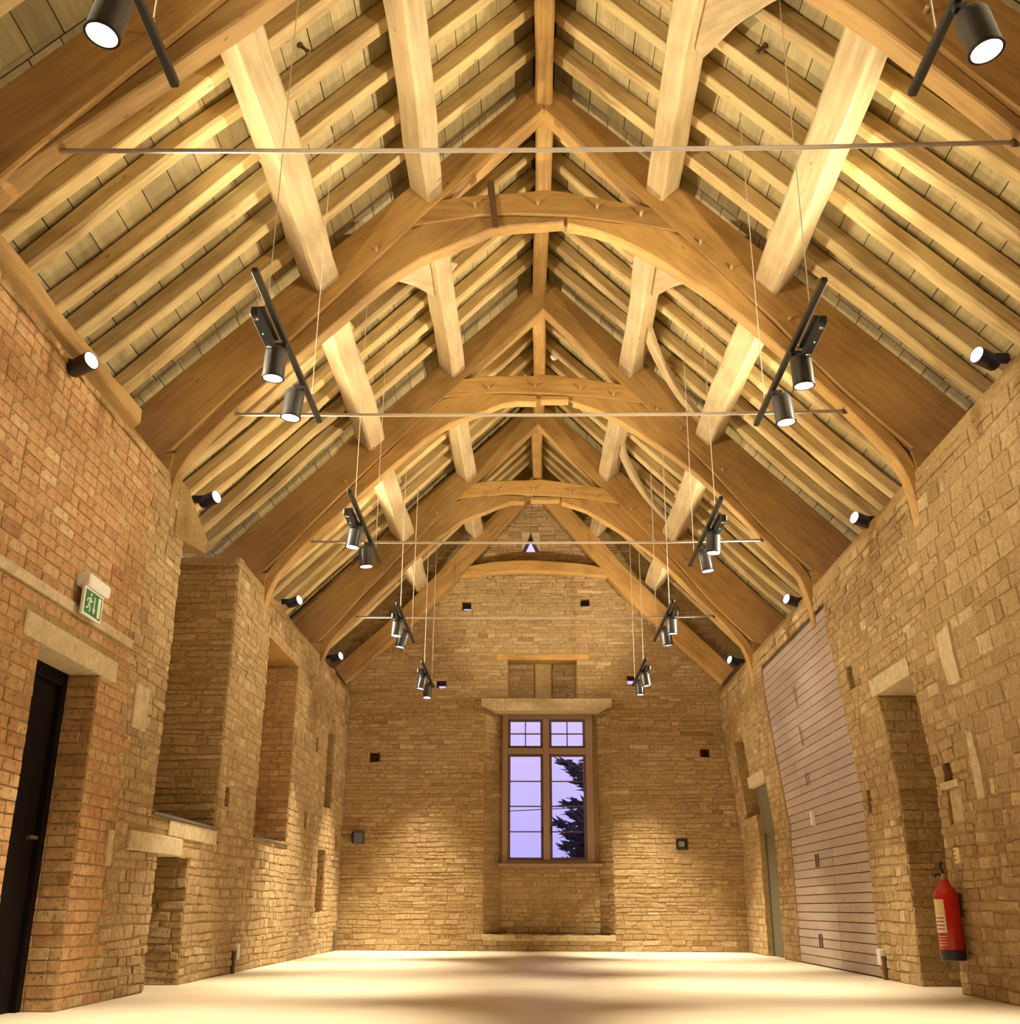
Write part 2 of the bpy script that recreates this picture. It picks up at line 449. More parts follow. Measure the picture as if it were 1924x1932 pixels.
# ================================================================== SETTING
XC = 0.16
YT = [4.68, 8.0, 11.32, 14.64]          # near faces of the four free trusses
YF = 17.35                                # gable wall face
YN = -1.4
XL, XR0 = -2.87, 3.28
def xr(z): return XR0-0.19*min(1, max(0, (z-1.6)/1.7))
def fl(s, t, d): return Vector((XL+d, s, t))
def fr(s, t, d): return Vector((xr(t)-d, s, t))
def ff(s, t, d): return Vector((s, YF-d, t))
WT = 0.72
ZL = lambda x: 7.65+x                     # inner face of the rafters, left slope
ZR = lambda x: 7.97-x

# floor
mb = MB(); mb.box(-3.7, 4.1, YN-0.6, YF+0.75, -0.25, 0.0)
struct(mb.build('floor', M['floor']))

# ---- left wall
OL = [(6.20, 7.13, 0.0, 2.06, 0.30), (8.50, 10.25, 1.27, 3.88, 0.62), (8.72, 9.57, 0.0, 1.02, 0.55), (11.72, 13.35, 1.30, 3.46, 0.62),
      (15.66, 16.25, 1.92, 3.02, 0.30), (15.42, 16.02, 0.52, 1.36, 0.28), (10.50, 10.66, 1.50, 1.68, 0.2), (14.78, 14.95, 2.55, 2.78, 0.2),
      (14.35, 14.5, 1.55, 1.8, 0.2), (16.75, 16.9, 1.35, 1.6, 0.2), (17.0, 17.12, 2.2, 2.5, 0.2)]
ts = [0, 1.6, 3.3, 3.88]
wall_l = wall_grid('wall_left', fl, [YN, YF+0.7], ts, OL, M['mortar'], WT)
HB = [o[:4] for o in OL]+[(5.9, 7.42, 2.06, 2.22), (4, 7.62, 2.315, 2.40), (8.02, 9.28, 0.98, 1.13), (8.9, 10.3, 1.12, 1.27)]
brick = field(fl, 4.6, 7.75, 0, 3.86, HB, 'brick', lambda t: (4.6, 7.72+0.11*math.sin(t*23)+0.06*math.sin(t*61)))
brick += field(lambda s, t, d: Vector((s, 7.13-d, t)), XL-0.30, XL, 0, 2.06, [], 'brick')
brick += field(lambda s, t, d: Vector((s, 13.35-d, t)), XL-0.6, XL, 1.30, 3.42, [], 'brick')
lay(brick, 'brick', M['brick'], wall_l, 300, True, 5.0)
st = field(fl, 7.75, YF, 0, 3.80, HB, 'stone', lambda t: (7.73+0.11*math.sin(t*23)+0.06*math.sin(t*61), YF-0.02))
st += field(lambda s, t, d: Vector((s, 10.25-d, t)), XL-0.6, XL, 1.27, 3.90, [], 'fine')
st += field(lambda s, t, d: Vector((s, 9.57-d, t)), XL-0.53, XL, 0.0, 1.0, [], 'stone')
st += field(lambda s, t, d: Vector((s, 16.25-d, t)), XL-0.3, XL, 1.92, 3.0, [], 'stone')
st += field(lambda s, t, d: Vector((s, 16.02-d, t)), XL-0.28, XL, 0.52, 1.34, [], 'stone')
lay(st, 'stone', M['stone'], wall_l, 300, True)
def slab(name, b0, b1, parent, m='dress', c=0.008, label=None):
    mb = MB(); mb.box(b0[0], b1[0], b0[1], b1[1], b0[2], b1[2], c); o = mb.build(name, M[m], parent, tones=True)
    if label: o['label'] = label
    return o
# string course rises slightly with the courses
mb = MB(); mb.prism([(4.0, 2.315), (7.62, 2.345), (7.62, 2.41), (4.0, 2.375)], lambda s, t: fl(s, t, -.02), lambda s, t: fl(s, t, 0.022))
mb.build('string_course', M['dress'], wall_l, tones=True)['label'] = 'pale flush stone band across the brickwork'
slab('door_lintel', (XL-0.30, 5.95, 2.055), (XL+0.02, 7.40, 2.20), wall_l, label='long pale stone lintel')
slab('lintel', (XL-0.3, 8.02, 0.985), (XL+0.03, 9.27, 1.125), wall_l, label='pale stone lintel over the low niche')
slab('lintel_course', (XL-0.1, 8.90, 1.13), (XL+0.022, 10.28, 1.262), wall_l)
slab('niche_sill', (XL-0.62, 8.46, 1.262), (XL+0.035, 10.36, 1.285), wall_l, 'slate', 0.003, label='thin dark slate sill')
slab('niche_sill', (XL-0.62, 11.70, 1.285), (XL+0.03, 13.42, 1.305), wall_l, 'slate', 0.003)
slab('niche_lintel', (XL-0.62, 11.60, 3.44), (XL+0.0, 13.45, 3.56), wall_l, 'oak', 0.006, label='orange oak lintel')
slab('patch_stone', (XL-0.05, 7.80, 1.82), (XL+0.026, 8.08, 2.14), wall_l, label='large cream stone block')
slab('patch_stone', (XL-0.05, 7.62, 0.86), (XL+0.026, 7.72, 1.1), wall_l)
# rough wall head of rubble and lime along the top
def wall_head(par, side, ya, yb):
    b = MB(); y = ya; secs = []
    while y < yb+.01:
        h = R(-.05, .05)
        if side < 0: q = [Vector((XL+R(0, .03), y, 3.78)), Vector((XL-R(.01, .06), y, 3.90+h)), Vector((XL-.45, y, 3.93+h)), Vector((XL-.7, y, 3.80))]
        else: q = [Vector((xr(3.8)-R(0, .03), y, 3.70)), Vector((xr(3.8)+R(.01, .06), y, 3.86+h)), Vector((xr(3.8)+.45, y, 3.93+h)), Vector((xr(3.8)+.7, y, 3.80))]
        secs.append(q); y += R(.10, .22)
    vs, fs = loft(secs); b.add(vs, fs); fix_normals(b.build('wall_head', M['mortar'], par, tones=True))
wall_head(wall_l, -1, YN, 8.3); wall_head(wall_l, -1, 10.22, YF)
mb = MB(); mb.prism([(8.25, 3.42), (9.10, 3.55), (9.22, 3.62), (9.0, 3.72), (8.75, 3.80), (8.5, 3.90), (8.25, 3.92)], lambda s, t: fl(s, t, -.45), lambda s, t: fl(s, t, .015))
fix_normals(mb.build('broken_lintel', M['mortar'], wall_l, tones=True))['label'] = 'sloping broken stub over the tall niche'

# ---- right wall
OR = [(8.95, 9.86, 0.0, 2.44, 0.60), (14.98, 15.98, 0.0, 2.24, 0.13), (15.95, 16.62, 1.86, 2.98, 0.30), (10.68, 10.80, 1.47, 1.68, 0.2), (10.42, 10.60, 2.62, 2.84, 0.25),
      (8.58, 8.76, 1.54, 1.70, 0.25), (8.47, 8.76, 1.22, 1.48, 0.03), (10.95, 14.15, 0.0, 3.62, 0.05), (16.9, 17.0, 2.3, 2.55, .2)]
wall_r = wall_grid('wall_right', fr, [YN, YF+0.7], [0, 1.6, 2.0, 2.5, 3.0, 3.3, 3.88], OR, M['mortar'], WT)
HR = [o[:4] for o in OR]+[(8.95, 9.95, 2.44, 2.58), (15.0, 16.05, 2.24, 2.38), (7.95, 8.22, 2.18, 2.62), (7.98, 8.14, 1.35, 1.85), (8.44, 8.80, 1.48, 1.54)]
big = field(fr, 4.6, 8.6, 1.15, 3.80, HR, 'bigstone', lambda t: (4.6, 8.35+0.12*math.sin(t*19)+.05*math.sin(t*53)))
rub = field(fr, 8.35, YF, 1.15, 3.80, HR, 'stone', lambda t: (8.35+0.12*math.sin(t*19)+.05*math.sin(t*53), YF-0.02))
rub += field(fr, 6.5, YF, 0, 1.15, HR, 'stone')
rub += field(lambda s, t, d: Vector((s, 9.86-d, t)), 3.28, 3.9, 0.0, 2.42, [], 'stone', lambda t: (xr(t), xr(t)+.6))
lay(big+rub, 'stone', M['stone'], wall_r, 300, False, 6.0)
def rslab(name, s0, s1, t0, t1, d0, d1, m='dress', label=None):
    j = (lambda: R(-.03, .03)) if name == 'patch_stone' else (lambda: 0)
    pl = [(s0, t0), ((s0+s1)/2, t0-abs(j())), (s1, t0+j()), (s1+j(), (t0+t1)/2), (s1+j(), t1+j()), ((s0+s1)/2, t1+j()), (s0+j(), t1+j()), (s0+j(), (t0+t1)/2)]
    mb = MB(); mb.prism(pl, lambda s, t: fr(s, t, d0), lambda s, t: fr(s, t, d1))
    o = fix_normals(mb.build(name, M[m], wall_r, tones=True))
    if label: o['label'] = label
    return o
rslab('lintel', 8.93, 9.97, 2.43, 2.58, -.5, 0.02, label='pale stone lintel above the tall doorway')
rslab('lintel', 14.96, 16.07, 2.23, 2.38, -.3, 0.02)
rslab('patch_stone', 7.97, 8.2, 2.20, 2.61, -.05, 0.022, label='tall cream stone block')
rslab('patch_stone', 7.99, 8.13, 1.36, 1.84, -.05, 0.022)
rslab('hole_sill', 8.44, 8.80, 1.485, 1.535, -.03, 0.03)
rslab('recess_back', 8.48, 8.75, 1.22, 1.48, -.05, -.02, 'plaster', 'smooth grey plaster panel in a shallow recess')
wall_head(wall_r, 1, YN, YF)

# ---- gable wall
GH = [(-1.08, -0.93, 5.23, 5.38), (0.88, 1.03, 5.27, 5.42), (-1.47, -1.32, 3.91, 4.06), (1.61, 1.76, 4.0, 4.15)]
OF = [h+(0.5,) for h in GH]+[(-2.50, -2.34, 2.75, 2.91, .3), (2.72, 2.87, 2.83, 2.99, .3), (2.28, 2.44, 1.46, 1.60, .12),
      (-0.09, 0.21, 6.24, 6.59, 0.5), (-0.32, 0.80, 3.75, 4.41, 0.36), (-0.68, 1.31, 0.22, 3.62, 0.30), (-0.40, 1.03, 1.25, 3.55, 0.5)]
def gtop(z):                               # inner width at height z
    return (max(XL-.4, z-7.65-.12), min(xr(3.8)+.5, 7.97-z+.12))
wall_f = wall_grid('wall_far', ff, [XL-.7, 3.95], [0, 8.0], OF, M['mortar'], 0.5)
# triangular vent: the square hole is filled to a triangle
for a, b_ in (((-0.09, 6.24), (-0.09, 6.59)), ((0.21, 6.59), (0.21, 6.24))):
    mb = MB(); mb.prism([a, (0.06, 6.59), b_] if a[0] < 0 else [a, b_, (0.06, 6.59)], lambda x, z: ff(x, z, 0.0), lambda x, z: ff(x, z, -.5))
    fix_normals(mb.build('vent_cheek', M['dress'], wall_f, tones=True))
# splayed reveals of the window recess
for xa, xb, nm in ((-0.68, -0.43, 'l'), (1.31, 1.11, 'r')):
    mb = MB(); mb.prism([(xa, YF), (xb, YF+.3), (xa, YF+.3)], lambda x, y: Vector((x, y, .22)), lambda x, y: Vector((x, y, 3.60)))
    fix_normals(mb.build('window_reveal', M['mortar'], wall_f, tones=True))
HF = [o[:4] for o in OF]+[(-0.74, 1.34, 3.60, 3.75), (-0.5, 1.0, 4.41, 4.49)]
fs_ = field(ff, XL, 3.3, 0, 7.9, HF, 'fine', lambda t: (max(XL, t-7.65), min(xr(t), 7.97-t)))
def splay(xa, xb):
    d = Vector((xb-xa, .3, 0)); n = Vector((.3, -(xb-xa), 0)).normalized()
    if n.y > 0: n = -n
    L = d.length
    return (lambda s, t, p: Vector((xa, YF, t))+d*(s/L)+n*p), L
for xa, xb in ((-0.68, -0.43), (1.31, 1.11)):
    g, L = splay(xa, xb)
    if xa > 0:
        g0 = g; g = (lambda s, t, p, g0=g0, L=L: g0(L-s, t, p))
    fs_ += field(g, 0, L, .24, 3.58, [], 'fine')
fs_ += field(lambda s, t, d: ff(s, t, d-.30), -0.43, 1.11, .24, 1.18, [], 'stone')
fs_ += field(lambda s, t, d: ff(s, t, d-.36), -0.30, 0.78, 3.77, 4.40, [(.10, .36, 3, 5)], 'fine')
lay(fs_, 'stone', M['stone'], wall_f, 300, False)
def fslab(name, x0, x1, z0, z1, d0, d1, m='dress', label=None, c=.006):
    mb = MB(); mb.box(x0, x1, YF-d1, YF-d0, z0, z1, c); o = mb.build(name, M[m], wall_f, tones=True)
    if label: o['label'] = label
    return o
mb = MB(); mb.prism([(-.74, 3.75), (1.34, 3.75), (1.34, 3.63), (1.12, 3.555), (-.52, 3.555), (-.74, 3.63)], lambda x, z: ff(x, z, .10), lambda x, z: ff(x, z, -.3))
fix_normals(mb.build('window_lintel', M['dress'], wall_f, tones=True))['label'] = 'long pale stone lintel with sloping underside'
fslab('niche_lintel', -.5, 1.0, 4.395, 4.49, -.36, .012, 'oak', 'thin oak lintel over the blind niche')
fslab('niche_pier', .13, .40, 3.75, 4.41, -.40, -.335, 'mortar', 'flat rendered pier in the niche')
fslab('recess_ledge', -.68, 1.31, .14, .22, -.30, .012, 'dress')
# plain wall behind the viewer
mb = MB(); mb.box(XL-.7, 4.0, YN-.5, YN, 0, 8.0)
struct(mb.build('wall_near', M['mortar'], tones=True))

# ---- window
win = struct(empty('window_1', (0.32, YF+.25, 1.25)))
yw0, yw1 = YF+.22, YF+.31
def wbox(name, x0, x1, z0, z1, m='frame', par=None, y0=None, y1=None, c=.004):
    b = MB(); b.box(x0, x1, yw0 if y0 is None else y0, yw1 if y1 is None else y1, z0, z1, c); return b.build(name, M[m], par or win)
wbox('frame_stile', -.40, -.315, 1.25, 3.56); wbox('frame_stile', .925, 1.04, 1.25, 3.56)
wbox('frame_head', -.315, .925, 3.475, 3.56); wbox('frame_sill', -.315, .925, 1.25, 1.30)
wbox('mullion', .245, .345, 1.30, 3.475, y0=yw0-.02); wbox('transom', -.315, .245, 2.92, 3.01, y0=yw0-.02); wbox('transom', .345, .925, 2.92, 3.01, y0=yw0-.02)
wbox('window_board', -.45, 1.15, 1.205, 1.25, 'frame', y0=YF+.12, y1=YF+.33)
for xa, xb in ((-.315, .245), (.345, .925)):
    for za, zb, rows, cols in ((3.01, 3.475, 2, 2), (1.30, 2.92, 4, 1)):
        cs = empty('casement', ((xa+xb)/2, YF+.28, za), parent=win)
        b = MB(); t_ = .04; y0, y1 = YF+.245, YF+.285
        b.box(xa, xa+t_, y0, y1, za, zb); b.box(xb-t_, xb, y0, y1, za, zb); b.box(xa+t_, xb-t_, y0, y1, za, za+t_); b.box(xa+t_, xb-t_, y0, y1, zb-t_, zb)
        b.build('sash', M['bar'], cs)
        for r in range(rows):
            for c_ in range(cols):
                pa = xa+t_+(xb-xa-2*t_)*c_/cols; pb = xa+t_+(xb-xa-2*t_)*(c_+1)/cols
                qa = za+t_+(zb-za-2*t_)*r/rows; qb = za+t_+(zb-za-2*t_)*(r+1)/rows
                g = MB(); g.box(pa, pb, YF+.266, YF+.270, qa, qb); g.build('pane', M['glass'], cs)
        for r in range(1, rows):
            z = za+t_+(zb-za-2*t_)*r/rows; g = MB(); g.box(xa+t_, xb-t_, YF+.255, YF+.282, z-.009, z+.009); g.build('glazing_bar', M['bar'], cs)
        for c_ in range(1, cols):
            x = xa+t_+(xb-xa-2*t_)*c_/cols; g = MB(); g.box(x-.009, x+.009, YF+.255, YF+.282, za+t_, zb-t_); g.build('glazing_bar', M['bar'], cs)
        if rows == 4:
            xh = xb-.02 if xa < 0 else xa+.02
            g = MB(); g.box(xh-.012, xh+.012, YF+.20, YF+.245, 1.70, 1.80, .003); g.box(xh-.01, xh+.01, YF+.19, YF+.205, 1.68, 1.76, .003); g.build('handle', M['black'], cs)

# ---- doors
d1 = struct(empty('door_1', (XL-.25, 6.66, 0)))
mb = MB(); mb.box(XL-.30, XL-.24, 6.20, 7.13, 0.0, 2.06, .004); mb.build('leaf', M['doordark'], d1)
for y0, y1, z0, z1 in ((6.20, 6.27, 0, 2.06), (7.06, 7.13, 0, 2.06), (6.27, 7.06, 1.97, 2.06)):
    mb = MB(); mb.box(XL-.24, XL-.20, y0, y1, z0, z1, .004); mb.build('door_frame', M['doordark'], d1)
mb = MB(); mb.box(XL-.24, XL-.225, 6.33, 6.47, 1.02, 1.05, .003); mb.build('letter_plate', M['rust'], d1)
mb = MB(); mb.tube([(XL-.24, 6.95, 1.0), (XL-.18, 6.95, 1.0), (XL-.18, 6.84, 1.0)], .011); mb.build('handle', M['rust'], d1)

d2 = struct(empty('door_2', (3.25, 12.5, 0)))
mb = MB()
for za, zb in ((0, 1.6), (1.6, 3.3), (3.3, 3.62)):
    mb.prism([(10.95, za), (14.15, za), (14.15, zb), (10.95, zb)], lambda s, t: fr(s, t, -.047), lambda s, t: fr(s, t, -.032))
fix_normals(mb.build('door_core', M['groove'], d2))
z = 0.01; k = 0
while z < 3.55:
    h_ = .0935
    mid = 12.28 if z < 1.25 else 13.32 if z < 2.2 else None
    cuts = [10.96, 14.14] if mid is None else [10.96, mid, 14.14]
    for a, b_ in zip(cuts, cuts[1:]):
        mb = MB(); g = .0045
        poly = [(a+g, z+g), (b_-g, z+g), (b_-g, z+h_-g), (a+g, z+h_-g)]
        mb.prism(poly, lambda s, t: fr(s, t, -.03)-Vector((0, (a+b_)/2, 0)), lambda s, t: fr(s, t, -.008+.0)-Vector((0, (a+b_)/2, 0)))
        o = mb.build('door_board', M['lilac'], d2, mw=Matrix.Translation((0, (a+b_)/2, 0))); fix_normals(o)
    z += h_
def dfit(name, y0, y1, z0, z1, p, m):
    mb = MB(); mb.prism([(y0, z0), (y1, z0), (y1, z1), (y0, z1)], lambda s, t: fr(s, t, -.009), lambda s, t: fr(s, t, p)); fix_normals(mb.build(name, M[m], d2))
for y, z, m in ((12.84, 1.94, 'chrome'), (12.94, 1.05, 'groove'), (13.09, .20, 'groove')):
    for dy in (-.05, .05): dfit('pull_slot', y+dy-.018, y+dy+.018, z, z+.14, .004, m)
for y, z in ((12.62, 2.82), (12.72, 2.38)):
    dfit('hinge', y-.02, y+.02, z, z+.22, .012, 'chrome')
for z in (.4, 1.5, 2.3, 2.85): dfit('edge_hinge', 14.08, 14.13, z, z+.16, .012, 'chrome')
dfit('lock_plate', 12.86, 12.93, 1.50, 1.66, .03, 'white')

d3 = struct(empty('door_3', (3.5, 15.5, 0)))
def dleaf(name, y0, y1, z0, z1, d0, d1):
    mb = MB()
    for za, zb in ((z0, min(1.6, z1)), (1.6, z1)):
        if zb > za: mb.prism([(y0, za), (y1, za), (y1, zb), (y0, zb)], lambda s, t: fr(s, t, d0), lambda s, t: fr(s, t, d1))
    fix_normals(mb.build(name, M['greydoor'], d3))
dleaf('leaf', 15.03, 15.93, 0.0, 2.19, -.125, -.08)
dleaf('door_frame', 15.93, 15.975, 0.0, 2.235, -.125, -.06); dleaf('door_frame', 14.985, 15.03, 0.0, 2.235, -.125, -.06); dleaf('door_frame', 15.03, 15.93, 2.19, 2.235, -.125, -.06)
mb = MB(); mb.tube([(3.37, 15.15, 1.0), (3.31, 15.15, 1.0), (3.31, 15.27, 1.0)], .011); mb.build('handle', M['chrome'], d3)

# ---- roof: deck, boards, rafters are parts of the ceiling
A2 = math.sqrt(.5)
mb = MB(); off = .285
mb.prism([(-3.75, ZL(-3.75)+off), (XC, ZL(XC)+off), (4.08, ZR(4.08)+off), (4.08, ZR(4.08)+off+.12), (XC, ZL(XC)+off+.12), (-3.75, ZL(-3.75)+off+.12)],
         lambda x, z: Vector((x, YN-.4, z)), lambda x, z: Vector((x, YF+.02, z)))
ceil = struct(fix_normals(mb.build('ceiling', M['deck'])))
def slope_pt(side, u, y, d):
    """u = distance down the slope from the ridge, d = height above the rafters' inner face"""
    if side < 0: return Vector((XC-u*A2-d*A2, y, 7.81-u*A2+d*A2))
    return Vector((XC+u*A2+d*A2, y, 7.81-u*A2+d*A2))
SL = 5.25
BAYS = [(YN, YT[0]+.1)]+[(YT[i]+.1, YT[i+1]+.1) for i in range(3)]+[(YT[3]+.1, YF)]
for bi, (ya, yb) in enumerate(BAYS):
    for side in (-1, 1):
        u = 0.0
        while u < SL:
            w = R(.205, .245); y0, y1 = ya+.004, yb-.004; d = .146+R(0, .006); L = y1-y0
            nz = Vector((side*A2, 0, A2)); dn = Vector((side*A2, 0, -A2))
            mw = frame(slope_pt(side, u+w/2, y0, d), (0, 1, 0), nz)
            b = MB(); b.box(0, L, -(w-.007)/2, (w-.007)/2, 0, .02)
            b.build('roof_board', M['board'], ceil, mw=mw)
            u += w
LOW = [.50, .93, 1.32, 1.76, 2.14, 2.55, 2.95]
UPP = [.52, .97, 1.45, 1.93, 2.41, 2.88]
for bi, (ya, yb) in enumerate(BAYS):
    base = (YT[0]-3.32 if bi == 0 else YT[bi-1]) ; span = 3.32 if bi < 4 else YF-YT[3]-.1
    for side in (-1, 1):
        nz = Vector((side*A2, 0, A2)); sh = .12 if side > 0 else 0.0
        UPR = 2.86
        for f_ in LOW:
            y = base+f_*span/3.32+R(-.05, .05)+sh; rough = bi > 1 or random.random() < .4
            w = R(.10, .14)
            beam('rafter', slope_pt(side, 5.15, y+R(-.04, .04), 0), slope_pt(side, UPR-.12-R(0, .14), y, 0), w, .142, nz, M['rafter'], ceil,
                 jit=.010 if rough else .005, seg=9, ch=.022 if rough else .010, side=R(-.03, .03) if rough else 0, bow=R(-.02, .0))
        for f_ in UPP:
            y = base+f_*span/3.32+R(-.04, .04)+sh
            rough = bi > 1
            beam('rafter', slope_pt(side, UPR+.06, y, 0), slope_pt(side, .02, y+R(-.03, .03), 0), R(.105, .13), .142, nz, M['rafter'], ceil,
                 jit=.008 if rough else .003, seg=7, ch=.018 if rough else .006, side=R(-.03, .03) if rough else 0)

# ================================================================== ROOF TIMBERS
TRUSS_L = ['broad oak roof truss nearest the viewer, its feet at the top corners of the photo',
           'oak roof truss with an iron strap on its collar, second from the viewer',
           'oak roof truss with a gap in its arch crown, third from the viewer',
           'oak roof truss in front of the gable bay, fourth from the viewer']
PL = dict(top=[(.16, 7.81), (-1.0, 6.65), (-2.2, 5.45), (-3.45, 4.20)], bot=[(.16, 7.45), (-1.0, 6.21), (-1.62, 5.50), (-2.30, 4.74), (-2.90, 4.05), (-3.2, 3.95)])
PR = dict(top=[(.16, 7.81), (1.31, 6.66), (2.5, 5.47), (3.75, 4.22)], bot=[(.16, 7.45), (1.31, 6.14), (1.91, 5.44), (2.59, 4.60), (3.12, 4.05), (3.4, 3.95)])
BL = dict(top=[(.33, 6.31), (-.3, 6.32), (-1.0, 6.21), (-1.62, 5.50), (-2.30, 4.74), (-2.80, 4.17), (-2.97, 3.85), (-2.98, 3.45)],
          bot=[(.33, 6.25), (-.28, 6.20), (-.54, 6.07), (-.91, 5.90), (-1.20, 5.68), (-1.57, 5.31), (-2.23, 4.63), (-2.50, 4.34), (-2.74, 4.04), (-2.85, 3.75), (-2.87, 3.45)])
BR = dict(top=[(.36, 6.31), (.77, 6.25), (1.31, 6.14), (1.91, 5.44), (2.59, 4.60), (3.0, 4.15), (3.14, 3.85), (3.17, 3.45)],
          bot=[(.36, 6.24), (.6, 6.17), (.85, 6.06), (1.09, 5.90), (1.45, 5.63), (1.81, 5.32), (2.12, 5.0), (2.42, 4.66), (2.70, 4.34), (2.95, 4.02), (3.05, 3.72), (3.08, 3.45)])
CO = dict(top=[(-.92, 6.44), (-.59, 6.52), (-.31, 6.545), (0, 6.565), (.23, 6.58), (.44, 6.54), (.78, 6.47), (1.22, 6.37)],
          bot=[(-1.02, 6.22), (-.75, 6.27), (-.31, 6.325), (-.14, 6.33), (.35, 6.31), (.77, 6.25), (1.05, 6.20), (1.31, 6.14)])
def shift(P, dx, dz):
    return [(x+dx*max(0, 1-abs(x-XC)/2.6), z+dz*max(0, 1-abs(x-XC)/1.9)) for x, z in P]
def pegs(par, pts, y, m='oak_pale'):
    for x, z in pts:
        b = MB(); a = R(-.5, .5); b.tube([(x, y+.02, z), (x+.012*a, y-.045, z+.01*a)], .013, 6); b.build('peg', M[m], par)
for i, y in enumerate(YT):
    t = empty('roof_truss', (XC, y, 3.9), TRUSS_L[i], 'truss', 'oak roof trusses')
    dx = [0, 0, .04, .0][i]; dz = [0, 0, -.11, -.10][i]; k = (dx, dz)
    y1 = y+.21
    strip('principal_rafter', shift(PL['top'], dx, 0), shift(PL['bot'], *k), y, y1, M['oak'], t, 14)
    strip('principal_rafter', shift(PR['top'], dx, 0), shift(PR['bot'], *k), y+.004, y1+.004, M['oak'], t, 14)
    strip('collar_beam', shift(CO['top'], *k), shift(CO['bot'], *k), y+.02, y1-.02, M['oak'], t, 13)
    bl, br = BL, BR
    if i == 0:
        bl = dict(top=BL['top'], bot=BL['bot'][:6]+[(-2.30, 4.63), (-2.60, 4.36), (-2.80, 4.15), (-2.92, 3.9), (-2.93, 3.6)])
        bl['top'] = BL['top'][:-2]+[(-3.02, 3.9), (-3.04, 3.6)]
    if i >= 2:                              # the left brace stops short of the crown
        xe = .07 if i == 2 else -.04
        bl = dict(top=[(xe, 6.315)]+BL['top'][1:], bot=[(xe, 6.225)]+BL['bot'][1:])
        br = dict(top=[(.50, 6.295)]+BR['top'][1:], bot=[(.50, 6.205)]+BR['bot'][1:])
        mb = MB(); z0 = 6.315+dz; mb.box(xe+.09, .485, y+.03, y1-.03, z0-.06, z0, .01)
        mb.build('crown_block', M['oak'], t)
    strip('arch_brace', shift(bl['top'], *k), shift(bl['bot'], *k), y+.035, y1-.03, M['oak'], t, 22, jit=.004)
    strip('arch_brace', shift(br['top'], *k), shift(br['bot'], *k), y+.035, y1-.03, M['oak'], t, 22, jit=.004)
    for s in (-1, 1):
        b = MB()
        if s < 0: b.prism([(-3.45, 3.80), (-2.90, 3.80), (-2.86, 4.05), (-3.45, 4.05)], lambda x, z: Vector((x, y+.01, z)), lambda x, z: Vector((x, y1-.01, z)))
        else: b.prism([(3.12, 3.80), (3.7, 3.80), (3.7, 4.06), (3.08, 4.06)], lambda x, z: Vector((x, y+.01, z)), lambda x, z: Vector((x, y1-.01, z)))
        fix_normals(b.build('sole_piece', M['oak'], t))
    pegs(t, [(-1.75, 5.52), (-2.05, 5.12), (-.45, 6.4+dz), (.1, 6.42+dz), (.62, 6.38+dz), (1.0, 6.3+dz), (1.75, 5.75), (2.2, 5.25), (-1.3, 5.95), (1.5, 6.0)], y)
    if i == 1:
        b = MB(); b.prism([(-.345, 6.66), (-.29, 6.66), (-.245, 6.17), (-.30, 6.17)], lambda x, z: Vector((x, y-.012, z)), lambda x, z: Vector((x, y+.002, z)))
        b.prism([(-.345, 6.60), (-.29, 6.60), (-.29, 6.66), (-.345, 6.66)], lambda x, z: Vector((x, y, z)), lambda x, z: Vector((x, y1+.01, z)))
        fix_normals(b.build('iron_strap', M['rust'], t))
# end truss against the gable
t = empty('roof_truss', (XC, YF-.2, 3.9), 'slim oak roof truss standing flat against the stone gable wall', 'truss', 'oak roof trusses')
y, y1 = YF-.22, YF-.02
strip('principal_rafter', [(.10, 7.55), (-.92, 6.46), (-1.53, 5.76), (-2.2, 5.05), (-3.1, 4.22)], [(.10, 7.22), (-1.13, 5.74), (-1.88, 4.96), (-2.45, 4.42), (-2.92, 3.98)], y, y1, M['oak'], t, 12)
strip('principal_rafter', [(.18, 7.55), (1.05, 6.60), (1.66, 5.86), (2.3, 5.2), (3.3, 4.2)], [(.18, 7.22), (1.32, 5.76), (1.63, 5.36), (2.25, 4.80), (3.10, 3.98)], y, y1, M['oak'], t, 12)
strip('collar_beam', [(-.95, 5.94), (-.55, 6.01), (.04, 6.04), (.92, 5.98), (1.26, 5.90)], [(-1.12, 5.74), (-.55, 5.82), (.04, 5.845), (.92, 5.79), (1.34, 5.74)], y+.02, y1-.02, M['oak'], t, 12)

BN = ['first and second', 'second and third', 'third and fourth', 'fourth and last']
for bi in range(4):
    ya = YT[bi]+.19; yb = YT[bi+1]+.02 if bi < 3 else YF-.21
    for side in (-1, 1):
        sn = 'left' if side < 0 else 'right'; nz = Vector((side*A2, 0, A2))
        # inner face centre 0.31 below the rafters' inner face
        for nm, u, w, dep in (('upper', 1.60, .20, .26), ('lower', 2.88, .245, .27)):
            o = beam('purlin', slope_pt(side, u+R(-.02, .02), ya, -dep), slope_pt(side, u+R(-.03, .03), yb, -dep), w, dep+.004, nz, M['oak_pale'], None,
                     jit=.010, seg=10, ch=.022, side=R(-.03, .03), bow=R(-.02, .02))
            tag(o, f'{nm} {sn} pale oak purlin between the {BN[bi]} trusses', 'purlin', 'oak purlins')
    o = beam('ridge_beam', (XC+R(-.015, .015), ya-.1, 7.50), (XC+R(-.02, .02), yb+.05, 7.50), .16, .22, (0, 0, 1), M['oak'], None, jit=.008, seg=6, ch=.02)
    tag(o, f'square oak ridge beam between the {BN[bi]} trusses', 'ridge beam', 'oak ridge beams')

